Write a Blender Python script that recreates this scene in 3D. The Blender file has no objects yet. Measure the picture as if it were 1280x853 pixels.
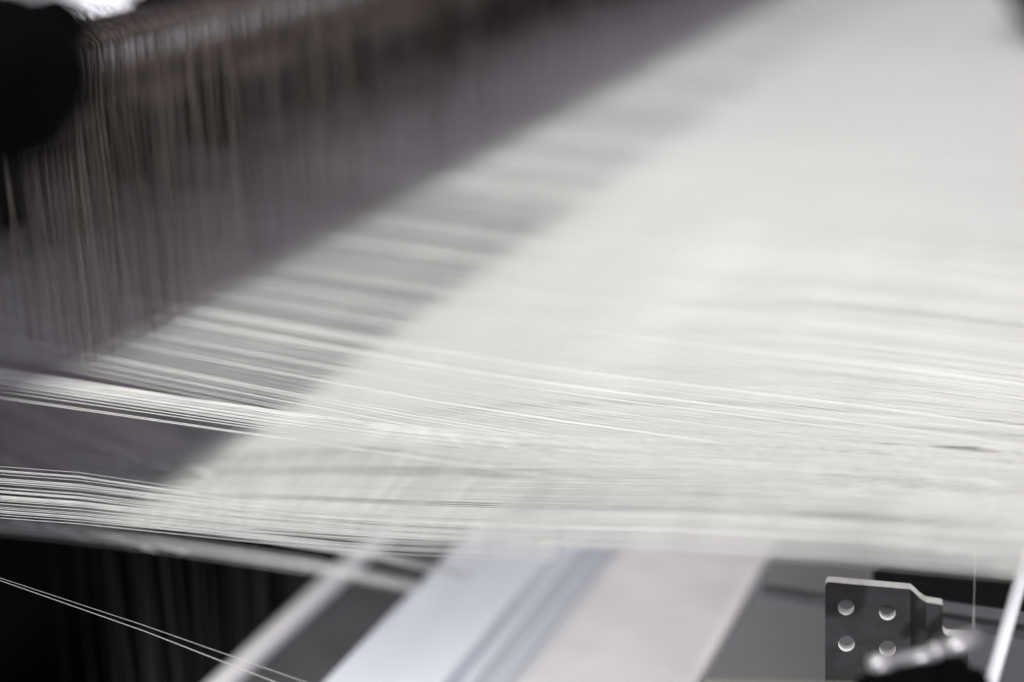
import bpy, bmesh, math, random
from mathutils import Vector, Matrix, noise

random.seed(11)
R = math.radians
scene = bpy.context.scene
ZC = 1.25                                   # height of the camera above the floor (m)

# ---------------------------------------------------------------- camera
cam_d = bpy.data.cameras.new("camera")
cam = bpy.data.objects.new("camera", cam_d)
scene.collection.objects.link(cam)
cam.location = (0, 0, ZC)
PITCH = math.atan(707 / 1778)
YAW = math.atan2(1778 / 4667, 1778 / 2098)
cam.rotation_euler = (R(90) - PITCH, 0, YAW)
cam_d.sensor_width = 36
cam_d.lens = 50.0
cam_d.clip_start = 0.02
cam_d.clip_end = 100
cam_d.dof.use_dof = True
cam_d.dof.focus_distance = 0.522
cam_d.dof.aperture_fstop = 2.2
cam_d.dof.aperture_blades = 9
scene.camera = cam

# ---------------------------------------------------------------- world and lamps
world = bpy.data.worlds.new("World")
scene.world = world
world.use_nodes = True
world.node_tree.nodes["Background"].inputs[0].default_value = (0.93, 0.90, 1.0, 1)
world.node_tree.nodes["Background"].inputs[1].default_value = 0.052


def area(name, loc, target, sx, sy, power, col, spread=180):
    l = bpy.data.lights.new(name, 'AREA')
    l.shape = 'RECTANGLE'
    l.size = sx
    l.size_y = sy
    l.energy = power
    l.color = col
    l.spread = R(spread)
    o = bpy.data.objects.new(name, l)
    scene.collection.objects.link(o)
    o.location = loc
    d = Vector(target) - Vector(loc)
    o.rotation_euler = d.to_track_quat('-Z', 'Y').to_euler()
    return o


# long strip lamp over the loom, parallel to its width
strip = area("strip_lamp", (-0.358, -0.42, ZC + 1.35), (-0.358, -0.42, ZC - 1), 0.05, 2.7, 43.5, (1.0, 1.0, 0.95))
strip.rotation_euler = (0, 0, 0)
# broad cool hall light from the right, on the viewer's side
area("hall_lamp", (1.3, 0.6, ZC + 0.9), (0.0, 0.6, ZC - 0.25), 0.7, 0.7, 8.5, (0.82, 0.70, 1.0))
# fill spot added on the viewer's side to brighten the beams under the threads
sp = bpy.data.lights.new("beam_fill", 'SPOT')
sp.energy = 165
sp.color = (0.97, 0.96, 1.0)
sp.spot_size = R(16.5)
sp.spot_blend = 0.4
sp.shadow_soft_size = 0.05
spo = bpy.data.objects.new("beam_fill", sp)
scene.collection.objects.link(spo)
spo.location = (-0.05, -1.0, ZC + 0.02)
spo.rotation_euler = (Vector((-0.20, 0.15, ZC - 0.405)) - spo.location).to_track_quat('-Z', 'Y').to_euler()

# small fill spot added at the right to brighten bracket, clamp and rod
s2 = bpy.data.lights.new("bracket_fill", 'SPOT')
s2.energy = 50
s2.color = (0.98, 0.96, 1.0)
s2.spot_size = R(13)
s2.spot_blend = 0.7
s2.shadow_soft_size = 0.03
s2o = bpy.data.objects.new("bracket_fill", s2)
scene.collection.objects.link(s2o)
s2o.location = (0.70, -0.5, ZC - 0.13)
s2o.rotation_euler = (Vector((0.03, 0.44, ZC - 0.29)) - s2o.location).to_track_quat('-Z', 'Y').to_euler()
# fill added at the far left to lighten the shaded threads there
area("left_fill", (-1.7, 2.3, ZC + 0.8), (-0.45, 0.9, ZC - 0.22), 0.9, 0.9, 22, (0.93, 0.91, 1.0))

scene.view_settings.view_transform = 'Standard'
scene.view_settings.look = 'None'
scene.view_settings.exposure = 0
scene.view_settings.gamma = 1
try:
    scene.cycles.use_denoising = True
    scene.cycles.max_bounces = 8
except Exception:
    pass

# ---------------------------------------------------------------- geometry helpers
CX = Vector((math.cos(YAW), math.sin(YAW), 0))
FH = Vector((-math.sin(YAW), math.cos(YAW), 0))             # horizontal forward
CF = FH * math.cos(PITCH) + Vector((0, 0, -math.sin(PITCH)))
CU = CX.cross(CF)


def ray(px, py):
    """direction through a point of the 1280x853 photograph, 1 m deep"""
    return CF + CX * ((px - 640) / 1778) - CU * ((py - 426.5) / 1778)


def at_depth(px, py, d):
    return Vector((0, 0, ZC)) + ray(px, py) * d


def on_z(px, py, z):
    r = ray(px, py)
    return Vector((0, 0, ZC)) + r * (z / r.z)


def on_y(px, py, y):
    r = ray(px, py)
    return Vector((0, 0, ZC)) + r * (y / r.y)


def on_fh(px, py, c):
    r = ray(px, py)
    return Vector((0, 0, ZC)) + r * (c / r.dot(FH))


class MB:
    def __init__(self):
        self.v = []
        self.f = []
        self.smooth = []

    def tube(self, pts, r, n=5, cap=False):
        base = len(self.v)
        m = len(pts)
        for i, p in enumerate(pts):
            a = pts[max(0, i - 1)]
            b = pts[min(m - 1, i + 1)]
            t = (b - a).normalized()
            up = Vector((0, 0, 1)) if abs(t.z) < 0.8 else Vector((1, 0, 0))
            s = t.cross(up).normalized()
            u = s.cross(t)
            rr = r[i] if isinstance(r, (list, tuple)) else r
            for k in range(n):
                an = 2 * math.pi * k / n
                self.v.append(p + s * (rr * math.cos(an)) + u * (rr * math.sin(an)))
        for i in range(m - 1):
            for k in range(n):
                k2 = (k + 1) % n
                self.f.append((base + i * n + k, base + i * n + k2, base + (i + 1) * n + k2, base + (i + 1) * n + k))
                self.smooth.append(True)
        if cap:
            self.f.append(tuple(base + k for k in range(n))[::-1])
            self.smooth.append(False)
            self.f.append(tuple(base + (m - 1) * n + k for k in range(n)))
            self.smooth.append(False)

    def box(self, x0, x1, y0, y1, z0, z1):
        b = len(self.v)
        for z in (z0, z1):
            for x, y in ((x0, y0), (x1, y0), (x1, y1), (x0, y1)):
                self.v.append(Vector((x, y, z)))
        for q in ((3, 2, 1, 0), (4, 5, 6, 7), (0, 1, 5, 4), (1, 2, 6, 5), (2, 3, 7, 6), (3, 0, 4, 7)):
            self.f.append(tuple(b + i for i in q))
            self.smooth.append(False)

    def prism_y(self, prof, y0, y1):
        """closed x,z profile (counter-clockwise) swept along y"""
        b = len(self.v)
        n = len(prof)
        for y in (y0, y1):
            for x, z in prof:
                self.v.append(Vector((x, y, z)))
        for i in range(n):
            j = (i + 1) % n
            self.f.append((b + i, b + j, b + n + j, b + n + i))
            self.smooth.append(False)
        self.f.append(tuple(b + i for i in range(n))[::-1])
        self.f.append(tuple(b + n + i for i in range(n)))
        self.smooth += [False, False]

    def build(self, name, mat, parent=None, origin=None, bevel=0):
        me = bpy.data.meshes.new(name)
        o0 = Vector(origin) if origin is not None else Vector((0, 0, 0))
        me.from_pydata([tuple(p - o0) for p in self.v], [], self.f)
        me.polygons.foreach_set("use_smooth", self.smooth)
        me.materials.append(mat)
        me.update()
        o = bpy.data.objects.new(name, me)
        scene.collection.objects.link(o)
        if parent is not None:
            o.parent = parent
            if origin is not None:
                o.location = o0 - parent.location
            else:
                o.location = -Vector(parent.location)
        elif origin is not None:
            o.location = o0
        bm = bmesh.new()
        bm.from_mesh(me)
        bmesh.ops.recalc_face_normals(bm, faces=bm.faces)
        if bevel:
            bmesh.ops.bevel(bm, geom=[e for e in bm.edges if len(e.link_faces) == 2 and e.calc_face_angle(0) > 0.6],
                            offset=bevel, segments=2, affect='EDGES', profile=0.6)
        bm.to_mesh(me)
        bm.free()
        return o


def tag(o, label=None, cat=None, group=None, kind=None):
    if label:
        o['label'] = label
    if cat:
        o['category'] = cat
    if group:
        o['group'] = group
    if kind:
        o['kind'] = kind
    return o


def thing(name, loc, label, cat, group=None):
    o = bpy.data.objects.new(name, None)
    o.empty_display_size = 0.02
    scene.collection.objects.link(o)
    o.location = loc
    return tag(o, label, cat, group)


# ---------------------------------------------------------------- materials
def mat(name, col, rough=0.5, metal=0.0, var=0.0, scale=(40, 40, 40), bump=0.0, bscale=200, spec=0.4, sheen=0.0,
        specks=None, stretch=None):
    m = bpy.data.materials.new(name)
    m.use_nodes = True
    nt = m.node_tree
    b = nt.nodes["Principled BSDF"]
    b.inputs["Base Color"].default_value = (*col, 1)
    b.inputs["Roughness"].default_value = rough
    b.inputs["Metallic"].default_value = metal
    b.inputs["Specular IOR Level"].default_value = spec
    if sheen:
        b.inputs["Sheen Weight"].default_value = sheen
    tc = nt.nodes.new("ShaderNodeTexCoord")
    if var:
        mp = nt.nodes.new("ShaderNodeMapping")
        mp.inputs["Scale"].default_value = scale
        nt.links.new(tc.outputs["Object"], mp.inputs[0])
        nz = nt.nodes.new("ShaderNodeTexNoise")
        nz.inputs["Scale"].default_value = 1
        nz.inputs["Detail"].default_value = 5
        nt.links.new(mp.outputs[0], nz.inputs["Vector"])
        rp = nt.nodes.new("ShaderNodeMapRange")
        rp.inputs[1].default_value = 0.3
        rp.inputs[2].default_value = 0.7
        rp.inputs[3].default_value = 1 - var
        rp.inputs[4].default_value = 1 + var
        nt.links.new(nz.outputs[0], rp.inputs[0])
        mx = nt.nodes.new("ShaderNodeVectorMath")
        mx.operation = 'SCALE'
        mx.inputs[0].default_value = col
        nt.links.new(rp.outputs[0], mx.inputs["Scale"])
        nt.links.new(mx.outputs[0], b.inputs["Base Color"])
    if bump:
        nb = nt.nodes.new("ShaderNodeTexNoise")
        nb.inputs["Scale"].default_value = bscale
        nb.inputs["Detail"].default_value = 4
        nt.links.new(tc.outputs["Object"], nb.inputs["Vector"])
        bp = nt.nodes.new("ShaderNodeBump")
        bp.inputs["Strength"].default_value = bump
        bp.inputs["Distance"].default_value = 0.001
        nt.links.new(nb.outputs[0], bp.inputs["Height"])
        nt.links.new(bp.outputs[0], b.inputs["Normal"])
    return m


M_thread = mat("white_yarn", (0.81, 0.81, 0.792), 0.55, var=0.10, scale=(15, 900, 300), spec=0.35)
M_dapple = mat("pale_dapple", (0.86, 0.86, 0.84), 0.38, spec=0.5)  # pale colour for the lumps that imitate dappled light
M_cord = mat("harness_cord_brown", (0.13, 0.108, 0.085), 0.7, var=0.35, scale=(120, 260, 14), spec=0.2)
M_cordp = mat("harness_cord_pale", (0.34, 0.30, 0.255), 0.7, var=0.2, scale=(120, 260, 14), spec=0.2)
M_white = mat("white_paint", (0.88, 0.88, 0.92), 0.4, var=0.04)
M_beam = mat("blue_white_enamel", (0.745, 0.77, 0.82), 0.42, var=0.05, scale=(30, 6, 30), bump=0.05)
M_groove = mat("anodised_grey", (0.62, 0.64, 0.68), 0.42, metal=0.0, var=0.06, scale=(60, 5, 60))
M_pale = mat("pinkish_white_enamel", (0.74, 0.72, 0.725), 0.75, var=0.07, scale=(25, 40, 25), bump=0.06)
M_steel = mat("steel", (0.50, 0.49, 0.51), 0.36, metal=0.6, var=0.1)
M_rail = mat("brushed_aluminium", (0.88, 0.86, 0.87), 0.42, metal=0.0, var=0.06, scale=(100, 4, 100))
M_dark = mat("dark_grey_paint", (0.085, 0.082, 0.088), 0.6, var=0.15)
M_bed = mat("grey_machine_paint", (0.20, 0.197, 0.205), 0.55, var=0.08, scale=(20, 20, 20))
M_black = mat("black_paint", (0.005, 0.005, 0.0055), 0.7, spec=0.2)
M_rubber = mat("black_rubber", (0.0025, 0.0025, 0.003), 0.9, spec=0.03)
M_brown = mat("brown_bar", (0.34, 0.295, 0.245), 0.6, var=0.3, scale=(30, 30, 30))
M_plate = mat("blackened_steel", (0.075, 0.073, 0.077), 0.28, metal=0.65, var=0.25, scale=(90, 90, 160), bump=0.12, bscale=500)
M_cut = mat("cut_steel_edge", (0.86, 0.85, 0.82), 0.5, metal=0.0, var=0.1, scale=(400, 400, 400), bump=0.15, bscale=900)
M_beige = mat("beige_plastic", (0.26, 0.25, 0.22), 0.6, var=0.08)
M_dull = mat("dull_yarn", (0.42, 0.415, 0.40), 0.6)
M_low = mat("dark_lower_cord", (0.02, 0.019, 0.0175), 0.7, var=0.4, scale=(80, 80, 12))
M_eye = mat("glazed_eyelet", (0.82, 0.80, 0.72), 0.25, spec=0.6)
M_floor = mat("dark_floor", (0.03, 0.03, 0.03), 0.8, var=0.2, scale=(4, 4, 4))

# ---------------------------------------------------------------- setting
b = MB()
b.box(-4, 4, -2, 6, -0.05, 0)
tag(b.build("floor", M_floor), kind="structure")

YF, YB = -0.25, 2.2                         # the loom runs from the viewer's side to the far side

# frame under the threads
b = MB()
b.box(-0.352, -0.293, YF, YB, ZC - 0.50, ZC - 0.402)
tag(b.build("infill_panel", M_dark, bevel=0.001), "dark grey sunken panel between the narrow rail and the wide bluish beam", "panel")
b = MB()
b.box(-1.2, -0.42, YF, YB, ZC - 0.72, ZC - 0.68)  # its black colour is put in for the shade of the void
tag(b.build("tray", M_black), "black tray standing in for the dark void low under the left side of the loom", "tray")

b = MB()
b.box(-0.367, -0.356, YF, YB, ZC - 0.43, ZC - 0.400)
tag(b.build("narrow_rail", M_rail, bevel=0.004), "narrow pale aluminium rail running back beside the black gap", "rail")

t = thing("wide_beam", (-0.26, YF, ZC - 0.42), "wide bluish white beam with grooved channel under the threads", "beam")
b = MB()
b.box(-0.292, -0.243, YF, YB, ZC - 0.43, ZC - 0.37)
b.build("top_face", M_beam, t, bevel=0.003)
b = MB()
b.prism_y([(-0.2425, ZC - 0.43), (-0.216, ZC - 0.43), (-0.216, ZC - 0.381), (-0.2195, ZC - 0.381), (-0.2195, ZC - 0.384),
           (-0.2275, ZC - 0.384), (-0.2275, ZC - 0.3815), (-0.230, ZC - 0.3815), (-0.230, ZC - 0.384), (-0.2365, ZC - 0.384),
           (-0.2365, ZC - 0.380), (-0.2425, ZC - 0.380)], YF, YB)
b.build("channel", M_groove, t)
for x in (-0.2335, -0.2235):
    b = MB()
    b.box(x - 0.0006, x + 0.0006, YF, YB, ZC - 0.384, ZC - 0.3832)
    b.build("groove_lip", M_steel, t)

t = thing("pale_beam", (-0.177, YF, ZC - 0.42), "broad pinkish white beam with small worn marks right of the channel", "beam")
b = MB()
b.box(-0.2155, -0.142, YF, YB, ZC - 0.44, ZC - 0.372)
b.build("top_face", M_pale, t, bevel=0.005)
for px, py in ((858, 728), (905, 705)):
    p = on_z(px, py, -0.372)
    b = MB()
    b.tube([p + Vector((0, 0, -0.004)), p + Vector((0, 0, 0.0003))], [0.0026, 0.0024], 10, cap=True)
    b.build("rivet", M_pale, t)

b = MB()
b.box(-0.1415, 0.35, YF, YB, ZC - 0.47, ZC - 0.3745)
tag(b.build("bed_plate", M_bed, bevel=0.002), "flat grey machine bed to the left of the perforated bracket", "machine bed")

# bars across the bed; the black one stands in for shade under the threads
def cross_bar(p0, p1, w, h, m, label, name="cross_bar", cat="bar", group=None):
    b_ = MB()
    d = (p1 - p0).normalized()
    s = Vector((0, 0, 1)).cross(d).normalized()
    u = d.cross(s)
    base = len(b_.v)
    for p in (p0, p1):
        for q in ((-1, -1), (1, -1), (1, 1), (-1, 1)):
            b_.v.append(p + s * (q[0] * w) + u * (q[1] * h))
    for q in ((3, 2, 1, 0), (4, 5, 6, 7), (0, 1, 5, 4), (1, 2, 6, 5), (2, 3, 7, 6), (3, 0, 4, 7)):
        b_.f.append(q)
        b_.smooth.append(False)
    return tag(b_.build(name, m, bevel=min(w, h) * 0.4), label, cat, group)


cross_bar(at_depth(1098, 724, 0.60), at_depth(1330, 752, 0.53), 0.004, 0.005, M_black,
          "thick black bar standing in for the shade under the threads behind the bracket")
cross_bar(at_depth(955, 738, 0.62), at_depth(1340, 800, 0.55), 0.003, 0.002, M_dark,
          "thin dark grey bar crossing behind the holes of the bracket")

# ---------------------------------------------------------------- thread layers
def z_up(x):
    t_ = min(1, max(0, (x + 0.25) / 0.25))
    return ZC - 0.22 + 0.009 * t_ * t_ * (3 - 2 * t_)


def z_low(x):
    u = -x
    if u < 0:
        return ZC - 0.2125
    if u < 0.40:
        return ZC - 0.2125 - 0.13 * u - 0.24 * u * u
    return ZC - 0.303 + 0.10 * (u - 0.40)


SLITS = (on_z(1222, 563, -0.2174), on_z(1222, 563, -0.2117))


def thread_path(y, layer, seg=16, x0=-0.62, x1=0.16, wob=0.00007):
    pts = []
    ph = random.uniform(0, 100)
    zo = 0.0009 * noise.noise(Vector((0.3, y * 55, 4.0 if layer else 9.0))) + 0.0003 * noise.noise(Vector((2.3, y * 260, 1.0)))
    SLIT = SLITS[layer]
    dirn = 1 if y > SLIT.y else -1
    n = seg
    for i in range(n + 1):
        x = x0 + (x1 - x0) * i / n
        if layer:
            z = z_up(x)
        else:                                   # away from the near edge the lower layer closes up to the upper one sooner
            wx = min(1, max(0, (x + 0.34) / 0.24))
            wy = min(1, max(0, (y - 0.42) / 0.16))
            w_ = wx * wx * (3 - 2 * wx) * wy * wy * (3 - 2 * wy)
            z = (z_low(x) - 0.0006) * (1 - w_) + (z_up(x) - 0.0042) * w_
        yy = y
        if layer == 0:
            yy += 0.16 * max(0, -x - 0.2) * max(0, 1 - (y - 0.385) * 3)
        dy = abs(y - SLIT.y)
        if dy < 0.02:
            yy += dirn * 0.0025 * math.exp(-dy / 0.004) * math.exp(-((x - SLIT.x) / 0.013) ** 2)
            yy += dirn * 0.0008 * math.exp(-dy / 0.003) * math.exp(-((x - SLIT.x + 0.026) / 0.011) ** 2)
        yy += wob * noise.noise(Vector((x * 6 + ph, ph, 0)))
        zz = z + zo * (0.4 + 1.0 * min(1, abs(x + 0.33) * 3)) + wob * noise.noise(Vector((x * 6 + ph, 7, ph)))
        pts.append(Vector((x, yy, zz)))
    return pts


def thread_seg(y):
    return 60 if min(abs(y - q.y) for q in SLITS) < 0.02 else 14


# upper layer: positions thin out with distance, in small clumps with gaps
ys_up = []
y = 0.403
while y < 2.0:
    g = noise.noise(Vector((y * 38 / max(0.5, y), 3.1, 0)))        # clumps
    step = 0.00097 * (y / 0.5) ** 0.85 * (1 + (0.75 if y > 0.5 else 0.35) * g)
    step *= random.choice((0.3, 0.6, 0.9, 1.4, 2.5) if y < 0.66 else (0.4, 0.7, 0.95, 1.2, 1.7))
    ys_up.append(y)
    y += step
ys_low = []
y = 0.385
while y < 2.0:
    step = 0.00050 * (y / 0.5) ** 0.85 * random.uniform(0.55, 1.45)
    if y < 0.43:
        step *= 1 + 2.6 * max(0, noise.noise(Vector((y * 230, 8.1, 0)))) + 2.2 * max(0, (0.402 - y) / 0.017)
    elif y < 0.50:
        step *= 1 + 1.3 * max(0, noise.noise(Vector((y * 150, 8.1, 0))))
    ys_low.append(y)
    y += step
print("threads", len(ys_up), len(ys_low))

NUP, NLOW = 280, 150
r_of = lambda: random.uniform(0.00012, 0.00016)
t = thing("upper_warp_layer", (0, 0.4, ZC - 0.22), "flat upper layer of fine white warp threads stretched across the loom", "warp threads")
for y in ys_up[:NUP]:
    b = MB()
    b.tube(thread_path(y, 1, thread_seg(y)), r_of(), 5)
    b.build("warp_thread", M_thread, t, origin=(0, y, ZC - 0.22))
b = MB()
for y in ys_up[NUP:]:
    b.tube(thread_path(y, 1, thread_seg(y)), r_of() * (1 + 0.5 * max(0, y - 0.6)), 4)
tag(b.build("far_threads", M_thread, t), kind="stuff")
LOW = t = thing("lower_warp_layer", (0, 0.385, ZC - 0.25), "drooping lower layer of dense white warp threads under the taut upper layer", "warp threads")
for y in ys_low[:NLOW]:
    b = MB()
    b.tube(thread_path(y, 0, thread_seg(y)), r_of() * 1.1, 5)
    b.build("warp_thread", M_thread, t, origin=(0, y, ZC - 0.25))
b = MB()
for y in ys_low[NLOW:]:
    b.tube(thread_path(y, 0, thread_seg(y)), 0.00021 * (1 + 0.4 * max(0, y - 0.6)), 4)
tag(b.build("far_threads", M_thread, t), kind="stuff")

# bright edge bundle of the upper layer
SEL = [(462, 525, .00024), (463.5, 526.5, .0002), (497.5, 556, .00016), (499.5, 557.5, .00019), (486, 546, .00022), (491, 549, .0002)]
for k in range(17):
    SEL.append((464 + 22 * (k + random.random()) / 20, 521 + 27 * (k + random.random()) / 20, random.uniform(.00015, .0002)))
t = thing("selvedge_bundle", on_z(200, 500, -0.22), "taut bright bundle of threads along the near edge of the upper layer", "thread bundle")
for ya, yb, rr in SEL:
    A = on_z(0, ya, -0.22)
    B = on_z(400, yb, -0.22)
    d = (B - A) / (B.x - A.x)
    yc = 738 - 165 * (1 - (yb - 521) / 38)
    Cc = on_z(1300, yc, -0.213)
    pts = []
    for i in range(19):
        x = -0.62 + 0.78 * i / 18
        p = A + d * (x - A.x)
        u = max(0, (x - B.x) / (Cc.x - B.x))
        p.y += (Cc.y - (A + d * (Cc.x - A.x)).y) * u * u * (1.5 - 0.5 * u)
        p.z = z_up(x) + 0.0004 + 0.0014 * min(1, u) + 0.0002 * noise.noise(Vector((x * 8, ya, 0)))
        pts.append(p)
    b = MB()
    b.tube(pts, rr, 6)
    b.build("selvedge_thread", M_thread, t, origin=pts[9])

# slack strands hanging below the lower layer
def strand(pix, r, parent, m=M_thread, n=6):
    pts_ = [at_depth(px, py, d) for px, py, d in pix]
    b_ = MB()
    b_.tube(pts_, r, n)
    return b_.build("slack_thread", m, parent, origin=pts_[len(pts_) // 2])


t = thing("slack_band", at_depth(200, 690, 0.62), "lowest slack band of greenish white threads above the black gap", "thread band")
for k in range(11):
    f = k / 10
    off = 4 + 17 * f + random.uniform(-2, 2)
    dd = random.uniform(-.012, .012)
    strand([(-60, 640 + off, .61 + dd), (60, 651 + off, .61 + dd), (200, 668 + off * .95, .615 + dd), (400, 698 + off * .9, .63 + dd),
            (470, 714 + off * .8, .655 + dd), (530, 729 + off * .6, .70), (600, 747 + off * .5, .76)],
           random.uniform(.00018, .00026), t)
t = thing("slack_strands", at_depth(100, 640, 0.6), "few thin slack strands between the lower layer and the lowest band", "thread band")
for k in range(9):
    off = random.uniform(-6, 6)
    strand([(-60, 628 + off, .61), (100, 641 + off, .6), (300, 666 + off, .59), (470, 693 + off, .60), (540, 709 + off, .66), (620, 728, .74)],
           random.uniform(.00015, .00022), t)
t = thing("crossing_threads", at_depth(150, 605, 0.52), "sharp thin bright threads lying across the near edge of the lower layer", "threads")
for py0, dy in [(582 + 66 * q + random.uniform(-2, 2), 36 - 10 * q + random.uniform(-3, 3)) for q in [min(1, random.choice((.12, .3, .48, .62, .78, .93)) + random.gauss(0, .045)) for _ in range(40)]]:
    strand([(-60, py0 - 6, .52), (100, py0 + 6, .515), (300, py0 + dy, .505), (480, py0 + dy + 16, .495), (700, py0 + dy + 26, .48)], random.uniform(.00008, .00014), t)

BAND = [t_ for t_ in scene.objects if t_.name == "slack_band"][0]

# loose single threads
for (a, b_, c, r, lab) in (((-60, 703), (180, 782), (470, 884), .0001, "upper of two loose threads slanting across the black gap"),
                           ((-60, 705), (180, 789), (470, 902), .00014, "lower of two loose threads slanting across the black gap")):
    pts = [at_depth(*a, 0.52), at_depth((a[0] + b_[0]) / 2, (a[1] + b_[1]) / 2, 0.52), at_depth(*b_, 0.515), at_depth(*c, 0.49)]
    q = MB()
    q.tube(pts, r, 6)
    tag(q.build("loose_thread", M_dull, origin=pts[1]), lab, "thread")
q = MB()
pts = [at_depth(1219, 690, 0.50), at_depth(1218, 740, 0.497), at_depth(1216.5, 795, 0.494)]
q.tube(pts, .00013, 6)
tag(q.build("hanging_thread", M_thread, origin=pts[1]), "single fine thread hanging upright between bracket and white rod", "thread")

# ---------------------------------------------------------------- harness
HAR = thing("harness_curtain", (-0.39, 0.4, ZC - 0.2), "curtain of thin brown harness cords hanging through the warp at the left", "harness")
cord_meshes = []
for k in range(20):                     # first ten reach the warp in full strength, the others thin out sooner
    b = MB()
    w = [random.uniform(-.0012, .0012) for _ in range(6)]
    zs = [(-0.007, -0.0915), (-0.003, -0.0925), (0, -0.0965), (0, -0.12), (0, -0.16), (0, -0.20), (0, -0.226)]
    pts = [Vector((x + w[i % 6] * 0.5, w[(i + 2) % 6] if 0 < i < 6 else 0, ZC + z)) for i, (x, z) in enumerate(zs)]
    pal = k % 10 < 4
    rr = random.uniform(.0002, .00036) if pal else random.uniform(.0002, .0003)
    drop = random.uniform(0, .03) if k > 9 else 0
    for q in range(4, 7):
        pts[q].z += drop * (q - 3) / 3
    b.tube(pts, [rr, rr, rr, rr, rr * .85, rr * .6, rr * .3] if k > 9 else [rr] * 6 + [rr * .8], 5)
    o = b.build("harness_cord", M_cordp if pal else M_cord, origin=(0, 0, ZC - 0.2))
    cord_meshes.append(o.data)
    bpy.data.objects.remove(o)

cords = []
for row in range(5):
    y = 0.412 + 0.0006 * row
    while y < 2.1:
        g = noise.noise(Vector((y * 30, row * 3.3, 1)))
        cords.append((y, -0.372 - 0.011 * row + random.uniform(-.002, .002)))
        y += 0.0036 * (1 + 0.6 * g) * random.uniform(0.4, 1.7) * (y / 0.45) ** 1.5
cords.sort()
print("cords", len(cords))
for (y, x) in cords[:290]:
    me = random.choice(cord_meshes[:10] if random.random() < (0.55 if y < 0.5 else 0.15 if y < 0.6 else 0) else cord_meshes[10:])
    o = bpy.data.objects.new("harness_cord", me)
    scene.collection.objects.link(o)
    o.parent = HAR
    o.location = Vector((x, y, ZC - 0.2)) - HAR.location
    o.rotation_euler = (random.gauss(0, .012), random.gauss(0, .008), 0)
b = MB()
for (y, x) in cords[290:]:
    yw = random.uniform(-.004, .004)
    rr = random.uniform(.0002, .00032)
    b.tube([Vector((x - .007, y, ZC - .0915)), Vector((x - .003, y, ZC - .0925)), Vector((x, y, ZC - .0965)), Vector((x, y + yw * .5, ZC - .15)),
            Vector((x, y + yw * .8, ZC - .185)), Vector((x, y + yw, ZC - .226))], [rr, rr, rr, rr, rr * .6, rr * .25], 4)
tag(b.build("far_cords", M_cord, HAR), kind="stuff")

# dark lower cords hanging in the black gap under the threads
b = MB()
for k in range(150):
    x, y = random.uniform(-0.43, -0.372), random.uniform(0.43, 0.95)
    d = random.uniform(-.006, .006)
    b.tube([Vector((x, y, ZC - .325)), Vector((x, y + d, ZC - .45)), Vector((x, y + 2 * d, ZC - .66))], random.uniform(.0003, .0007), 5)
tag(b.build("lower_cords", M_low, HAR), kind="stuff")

# pale lumps along the lower threads, shaped to stand in for dapples of light
dapple_meshes = []
for k in range(4):
    eb = MB()
    L = 0.0045 + 0.0015 * k
    ts = [i / 8 for i in range(9)]
    eb.tube([Vector((-L + 2 * L * q, 0, 0)) for q in ts], [0.0002 + 0.0006 * math.sin(math.pi * q) ** 1.5 for q in ts], 7, cap=True)
    o = eb.build("dapple_lump", M_dapple)
    dapple_meshes.append(o.data)
    bpy.data.objects.remove(o)
spots = []
for k in range(9):
    spots.append((22 + 27 * k + random.uniform(-4, 4), 546 + 3.9 * k))
for k in range(8):
    spots.append((8 + 27 * k + random.uniform(-4, 4), 556 + 4.6 * k))
for k in range(14):
    spots.append((random.uniform(60, 260), 0))
for i, (px, py) in enumerate(spots):
    if not py:
        py = 588 + 0.16 * px + random.uniform(-14, 16)
    p = on_z(px, py, -0.300)
    p.z = z_low(p.x) + 0.0010
    for q in range(3 if i < 17 else 2):
        o = bpy.data.objects.new("dapple_lump", random.choice(dapple_meshes))
        scene.collection.objects.link(o)
        o.parent = LOW
        o.location = p + Vector((random.uniform(-.002, .002), random.uniform(-.003, .003), 0.0003 * q)) - LOW.location
        o.rotation_euler = (0, 0.08, random.gauss(0, .03))

for k in range(11):  # more lumps imitating pale light spots, along the slack band
    px = 15 + 21 * k + random.uniform(-7, 7)
    py = 648 + 0.13 * px + 0.00008 * px * px + random.uniform(-2, 10)
    p = at_depth(px, py, 0.612)
    o = bpy.data.objects.new("dapple_lump", random.choice(dapple_meshes))
    scene.collection.objects.link(o)
    o.parent = BAND
    o.location = p - BAND.location
    o.rotation_euler = (0, 0.12, random.gauss(0, .03))

b = MB()
b.tube([Vector((-0.405, 0.40, ZC - 0.1)), Vector((-0.405, 2.2, ZC - 0.1))], 0.006, 10, cap=True)
tag(b.build("harness_rod", M_brown), "long brown rod along the top of the cord curtain", "rod")

# unseen board added high over the harness to shade the left side
t = thing("shade_board", (-0.43, 0.2, ZC + 0.36), "dark unseen board added high above the harness cords for its shade", "board")
b = MB()
b.box(-0.565, -0.366, -0.62, 2.6, ZC + 0.34, ZC + 0.37)
b.build("board", M_brown, t)
b = MB()
b.box(-0.56, -0.368, -0.615, 2.6, ZC + 0.372, ZC + 0.42)
b.build("stiffener", M_dark, t)

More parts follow.
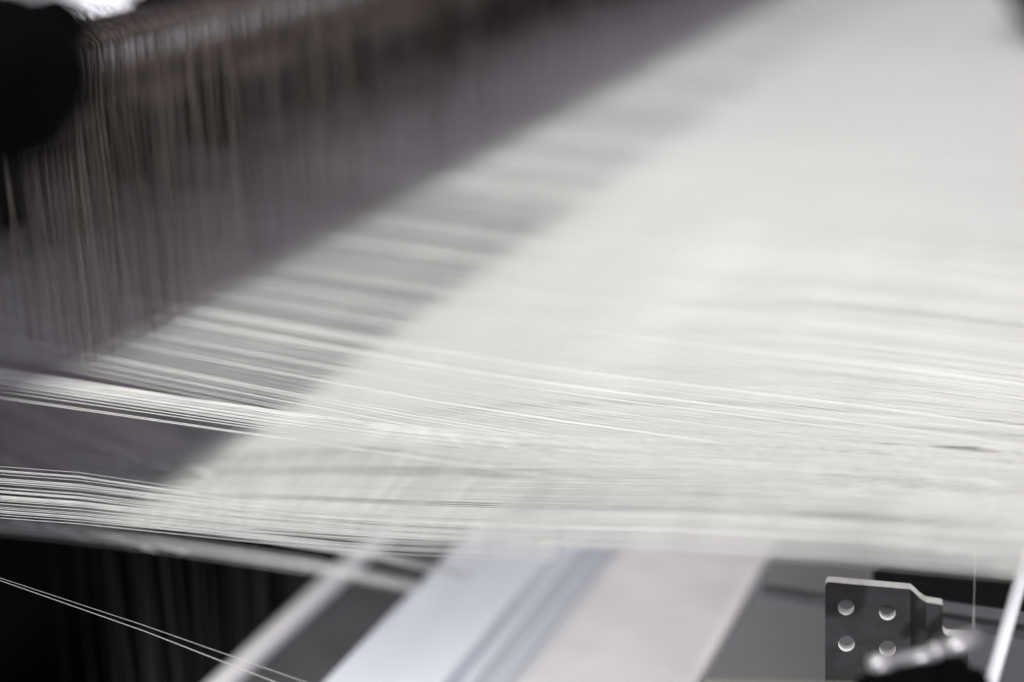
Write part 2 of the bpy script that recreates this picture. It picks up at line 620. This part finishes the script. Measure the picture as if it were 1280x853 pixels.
# rear heald frame behind the curtain
t = thing("rear_frame", (-0.55, 0.4, ZC - 0.22), "dark brown rear frame with lighter rails seen through the cord curtain", "frame")
b = MB()
b.box(-0.575, -0.553, 0.3, 2.3, ZC - 0.218, ZC - 0.151)
b.build("back_panel", M_dark, t)
b = MB()
b.box(-0.5525, -0.540, 0.3, 2.3, ZC - 0.184, ZC - 0.169)
b.build("lower_rail", M_brown, t, bevel=.002)
b = MB()
b.box(-0.5525, -0.542, 0.3, 2.3, ZC - 0.163, ZC - 0.1515)
b.build("upper_rail", M_brown, t, bevel=.002)
for k in range(12):
    y = 0.52 + 0.1 * k + random.uniform(-.03, .03)
    b = MB()
    b.box(-0.536, -0.528, y, y + random.uniform(.012, .03), ZC - 0.224, ZC - 0.172)
    b.build("upright", M_black, t)

# white cover beyond the top of the curtain
t = thing("cover", (-0.8, 0.9, ZC - 0.2), "white machine cover beyond the top edge of the cord curtain", "cover")
b = MB()
b.box(-1.6, -0.62, 0.5, 2.4, ZC - 0.19, ZC - 0.160)
b.build("top_panel", M_white, t, bevel=.01)
b = MB()
b.box(-0.6195, -0.60, 0.5, 2.4, ZC - 0.19, ZC - 0.152)
b.build("edge_strip", M_steel, t, bevel=.003)
pa, pb = at_depth(170, 10, 0.74), at_depth(240, -5, 0.80)
b = MB()
b.tube([pa, pa.lerp(pb, .25), pa.lerp(pb, .5), pa.lerp(pb, .75), pb], [.004, .0075, .0082, .0075, .004], 12, cap=True)
tag(b.build("dark_grip", M_rubber, origin=pa), "small black oval grip above the top edge of the cord curtain", "grip")

# black wheel, close to the lens
c = at_depth(6, 88, 0.275)
t = thing("hand_wheel", c, "black out of focus hand wheel in the top left corner", "wheel")
ax = (CF * -0.8 + CX * 0.45 + CU * 0.25).normalized()
def disc(profile, m, name):
    b_ = MB()
    n = 48
    s = ax.cross(Vector((0, 0, 1))).normalized()
    u = s.cross(ax)
    pr = [(c + ax * a, r) for a, r in profile]
    base = 0
    for p, r in pr:
        for k in range(n):
            an = 2 * math.pi * k / n
            b_.v.append(p + s * (r * math.cos(an)) + u * (r * math.sin(an)))
    for i in range(len(pr) - 1):
        for k in range(n):
            k2 = (k + 1) % n
            b_.f.append((i * n + k, i * n + k2, (i + 1) * n + k2, (i + 1) * n + k))
            b_.smooth.append(True)
    b_.f.append(tuple(range(n))[::-1])
    b_.f.append(tuple((len(pr) - 1) * n + k for k in range(n)))
    b_.smooth += [False, False]
    return b_.build(name, m, t, origin=c)
disc([(-.012, .0160), (-.010, .0176), (.004, .0176), (.006, .0168), (.0062, .0130)], M_rubber, "rim")
disc([(.0063, .008), (.0075, .007), (.008, .006)], M_rubber, "hub")
p0 = at_depth(70, 18, 0.33)
p1 = at_depth(100, 34, 0.39)
b = MB()
b.tube([p0, p0.lerp(p1, .5), p1], [.006, .0045, .0025], 10, cap=True)
b.build("grip_peg", M_rubber, t, origin=p0)

# ---------------------------------------------------------------- perforated bracket
C0 = at_depth(1085, 790, 0.515).dot(FH)
TH = 0.0040
TD = ray(1022, 760)
TD = Vector((TD.x, TD.y, 0)).normalized()
t = thing("bracket", on_fh(1085, 853, C0), "dark steel bracket with round holes and a pale top edge", "bracket")


def plate(outline, holes, c_of, name_, parent, skip=()):
    """outline and holes in photograph points on a vertical plane; real thickness behind it"""
    bm = bmesh.new()
    loops = []
    for lp in [outline] + holes:
        vs = [bm.verts.new(on_fh(px, py, c_of(px)) - Vector(parent.location)) for px, py in lp]
        es = [bm.edges.new((vs[i], vs[(i + 1) % len(vs)])) for i in range(len(vs))]
        loops.append((vs, es))
    alle = [e for _, es in loops for e in es]
    bmesh.ops.triangle_fill(bm, edges=alle, use_beauty=True, use_dissolve=False)
    front = list(bm.faces)
    vmap = {v: bm.verts.new(v.co + TD * TH) for v in list(bm.verts)}
    for f in front:
        bm.faces.new([vmap[v] for v in reversed(f.verts)])
    for vs, es in loops:
        for i in range(len(vs)):
            a_, b_ = vs[i], vs[(i + 1) % len(vs)]
            f = bm.faces.new([a_, b_, vmap[b_], vmap[a_]])
            f.material_index = 1
            f.smooth = len(vs) > 14
    bmesh.ops.recalc_face_normals(bm, faces=bm.faces)
    me = bpy.data.meshes.new(name_)
    bm.to_mesh(me)
    bm.free()
    me.materials.append(M_plate)
    me.materials.append(M_cut)
    o = bpy.data.objects.new(name_, me)
    scene.collection.objects.link(o)
    o.parent = parent
    return o


def circ(cx, cy, rx, ry, n=28):
    return [(cx + rx * math.cos(2 * math.pi * k / n), cy + ry * math.sin(2 * math.pi * k / n)) for k in range(n)]


C1 = C0 - 0.0085
plate([(1031.5, 862), (1031.5, 733), (1032.5, 729.5), (1036, 727.6), (1060, 730), (1085, 732.2), (1110, 734.4), (1138, 736.8), (1138, 862)],
      [circ(1057.6, 759.5, 10.3, 9.8), circ(1109.5, 765.8, 10.3, 9.8), circ(1058.2, 804.8, 10.3, 9.8), circ(1109.5, 811, 10.3, 9.8)],
      lambda px: C0, "plate", t)
def c_bend(px):
    return C0 + (C1 - C0) * min(1, max(0, (px - 1138) / 20))
plate([(1138.05, 862), (1138.05, 736.9), (1143, 741), (1149, 747), (1154, 751), (1158, 753), (1158, 866)], [], c_bend, "bend", t)
plate([(1158.05, 866), (1158.05, 753.1), (1176, 756), (1178.5, 757.5), (1178.5, 788), (1180, 792), (1184, 794.5), (1210, 795.5), (1210, 866)], [],
      lambda px: C1, "flange", t)

# ---------------------------------------------------------------- clamp in front of the bracket
t = thing("clamp", at_depth(1140, 840, 0.44), "blurred shiny metal clamp with black underside in front of the bracket", "clamp")
pa, pb = at_depth(1086, 834, 0.437), at_depth(1176, 815, 0.437)
b = MB()
b.tube([pa, pa.lerp(pb, .04), pa.lerp(pb, .3), pa.lerp(pb, .31), pa.lerp(pb, .7), pa.lerp(pb, .96), pb],
       [.0026, .0034, .0034, .0025, .0025, .0024, .0018], 16, cap=True)
b.build("barrel", M_steel, t, origin=pa)
p2 = at_depth(1160, 815, 0.43)
b = MB()
b.tube([p2, p2 + (pb - pa).normalized() * .003, p2 + (pb - pa).normalized() * .005], [.0022, .0025, .0013], 14, cap=True)
b.build("screw_head", M_steel, t, origin=p2)
pa, pb = at_depth(1180, 811, 0.44), at_depth(1222, 795, 0.445)
b = MB()
b.tube([pa, pa.lerp(pb, .5), pb], [.0025, .0036, .0030], 12, cap=True)
b.build("lever", M_steel, t, origin=pa)
pa, pb = at_depth(1082, 862, 0.435), at_depth(1212, 838, 0.44)
b = MB()
b.tube([pa, pa.lerp(pb, .05), pa.lerp(pb, .5), pa.lerp(pb, .95), pb], [.003, .005, .0062, .0045, .002], 14, cap=True)
b.build("jaw", M_rubber, t, origin=pa)
pa, pb = at_depth(1080, 880, 0.432), at_depth(1225, 868, 0.44)
b = MB()
b.tube([pa, pb], [.008, .008], 14, cap=True)
b.build("base", M_rubber, t, origin=pa)

cross_bar(at_depth(880, 862, 0.47), at_depth(1075, 866, 0.47), .004, .0014, M_beige,
          "thin beige strip along the bottom below the bracket", "strip", "strip")
cross_bar(at_depth(1196, 880, 0.70), at_depth(1262, 705, 0.70), .0065, .003, M_beige,
          "blurred beige strap rising beside the bright white rod", "strap", "strap")

b = MB()
pa, pb = at_depth(1230.5, 880, 0.466), at_depth(1300, 640, 0.49)
b.tube([pa, pa.lerp(pb, .5), pb], .0022, 20, cap=True)
tag(b.build("white_rod", M_white, origin=pa), "bright white slanting rod at the right edge", "rod")

pa, pb = at_depth(1245, -60, 1.25), at_depth(1328, 60, 1.2)
b = MB()
b.tube([pa, pb], .016, 16, cap=True)
tag(b.build("far_arm", M_dark, origin=pa), "dark blurred arm crossing the far top right corner", "arm")
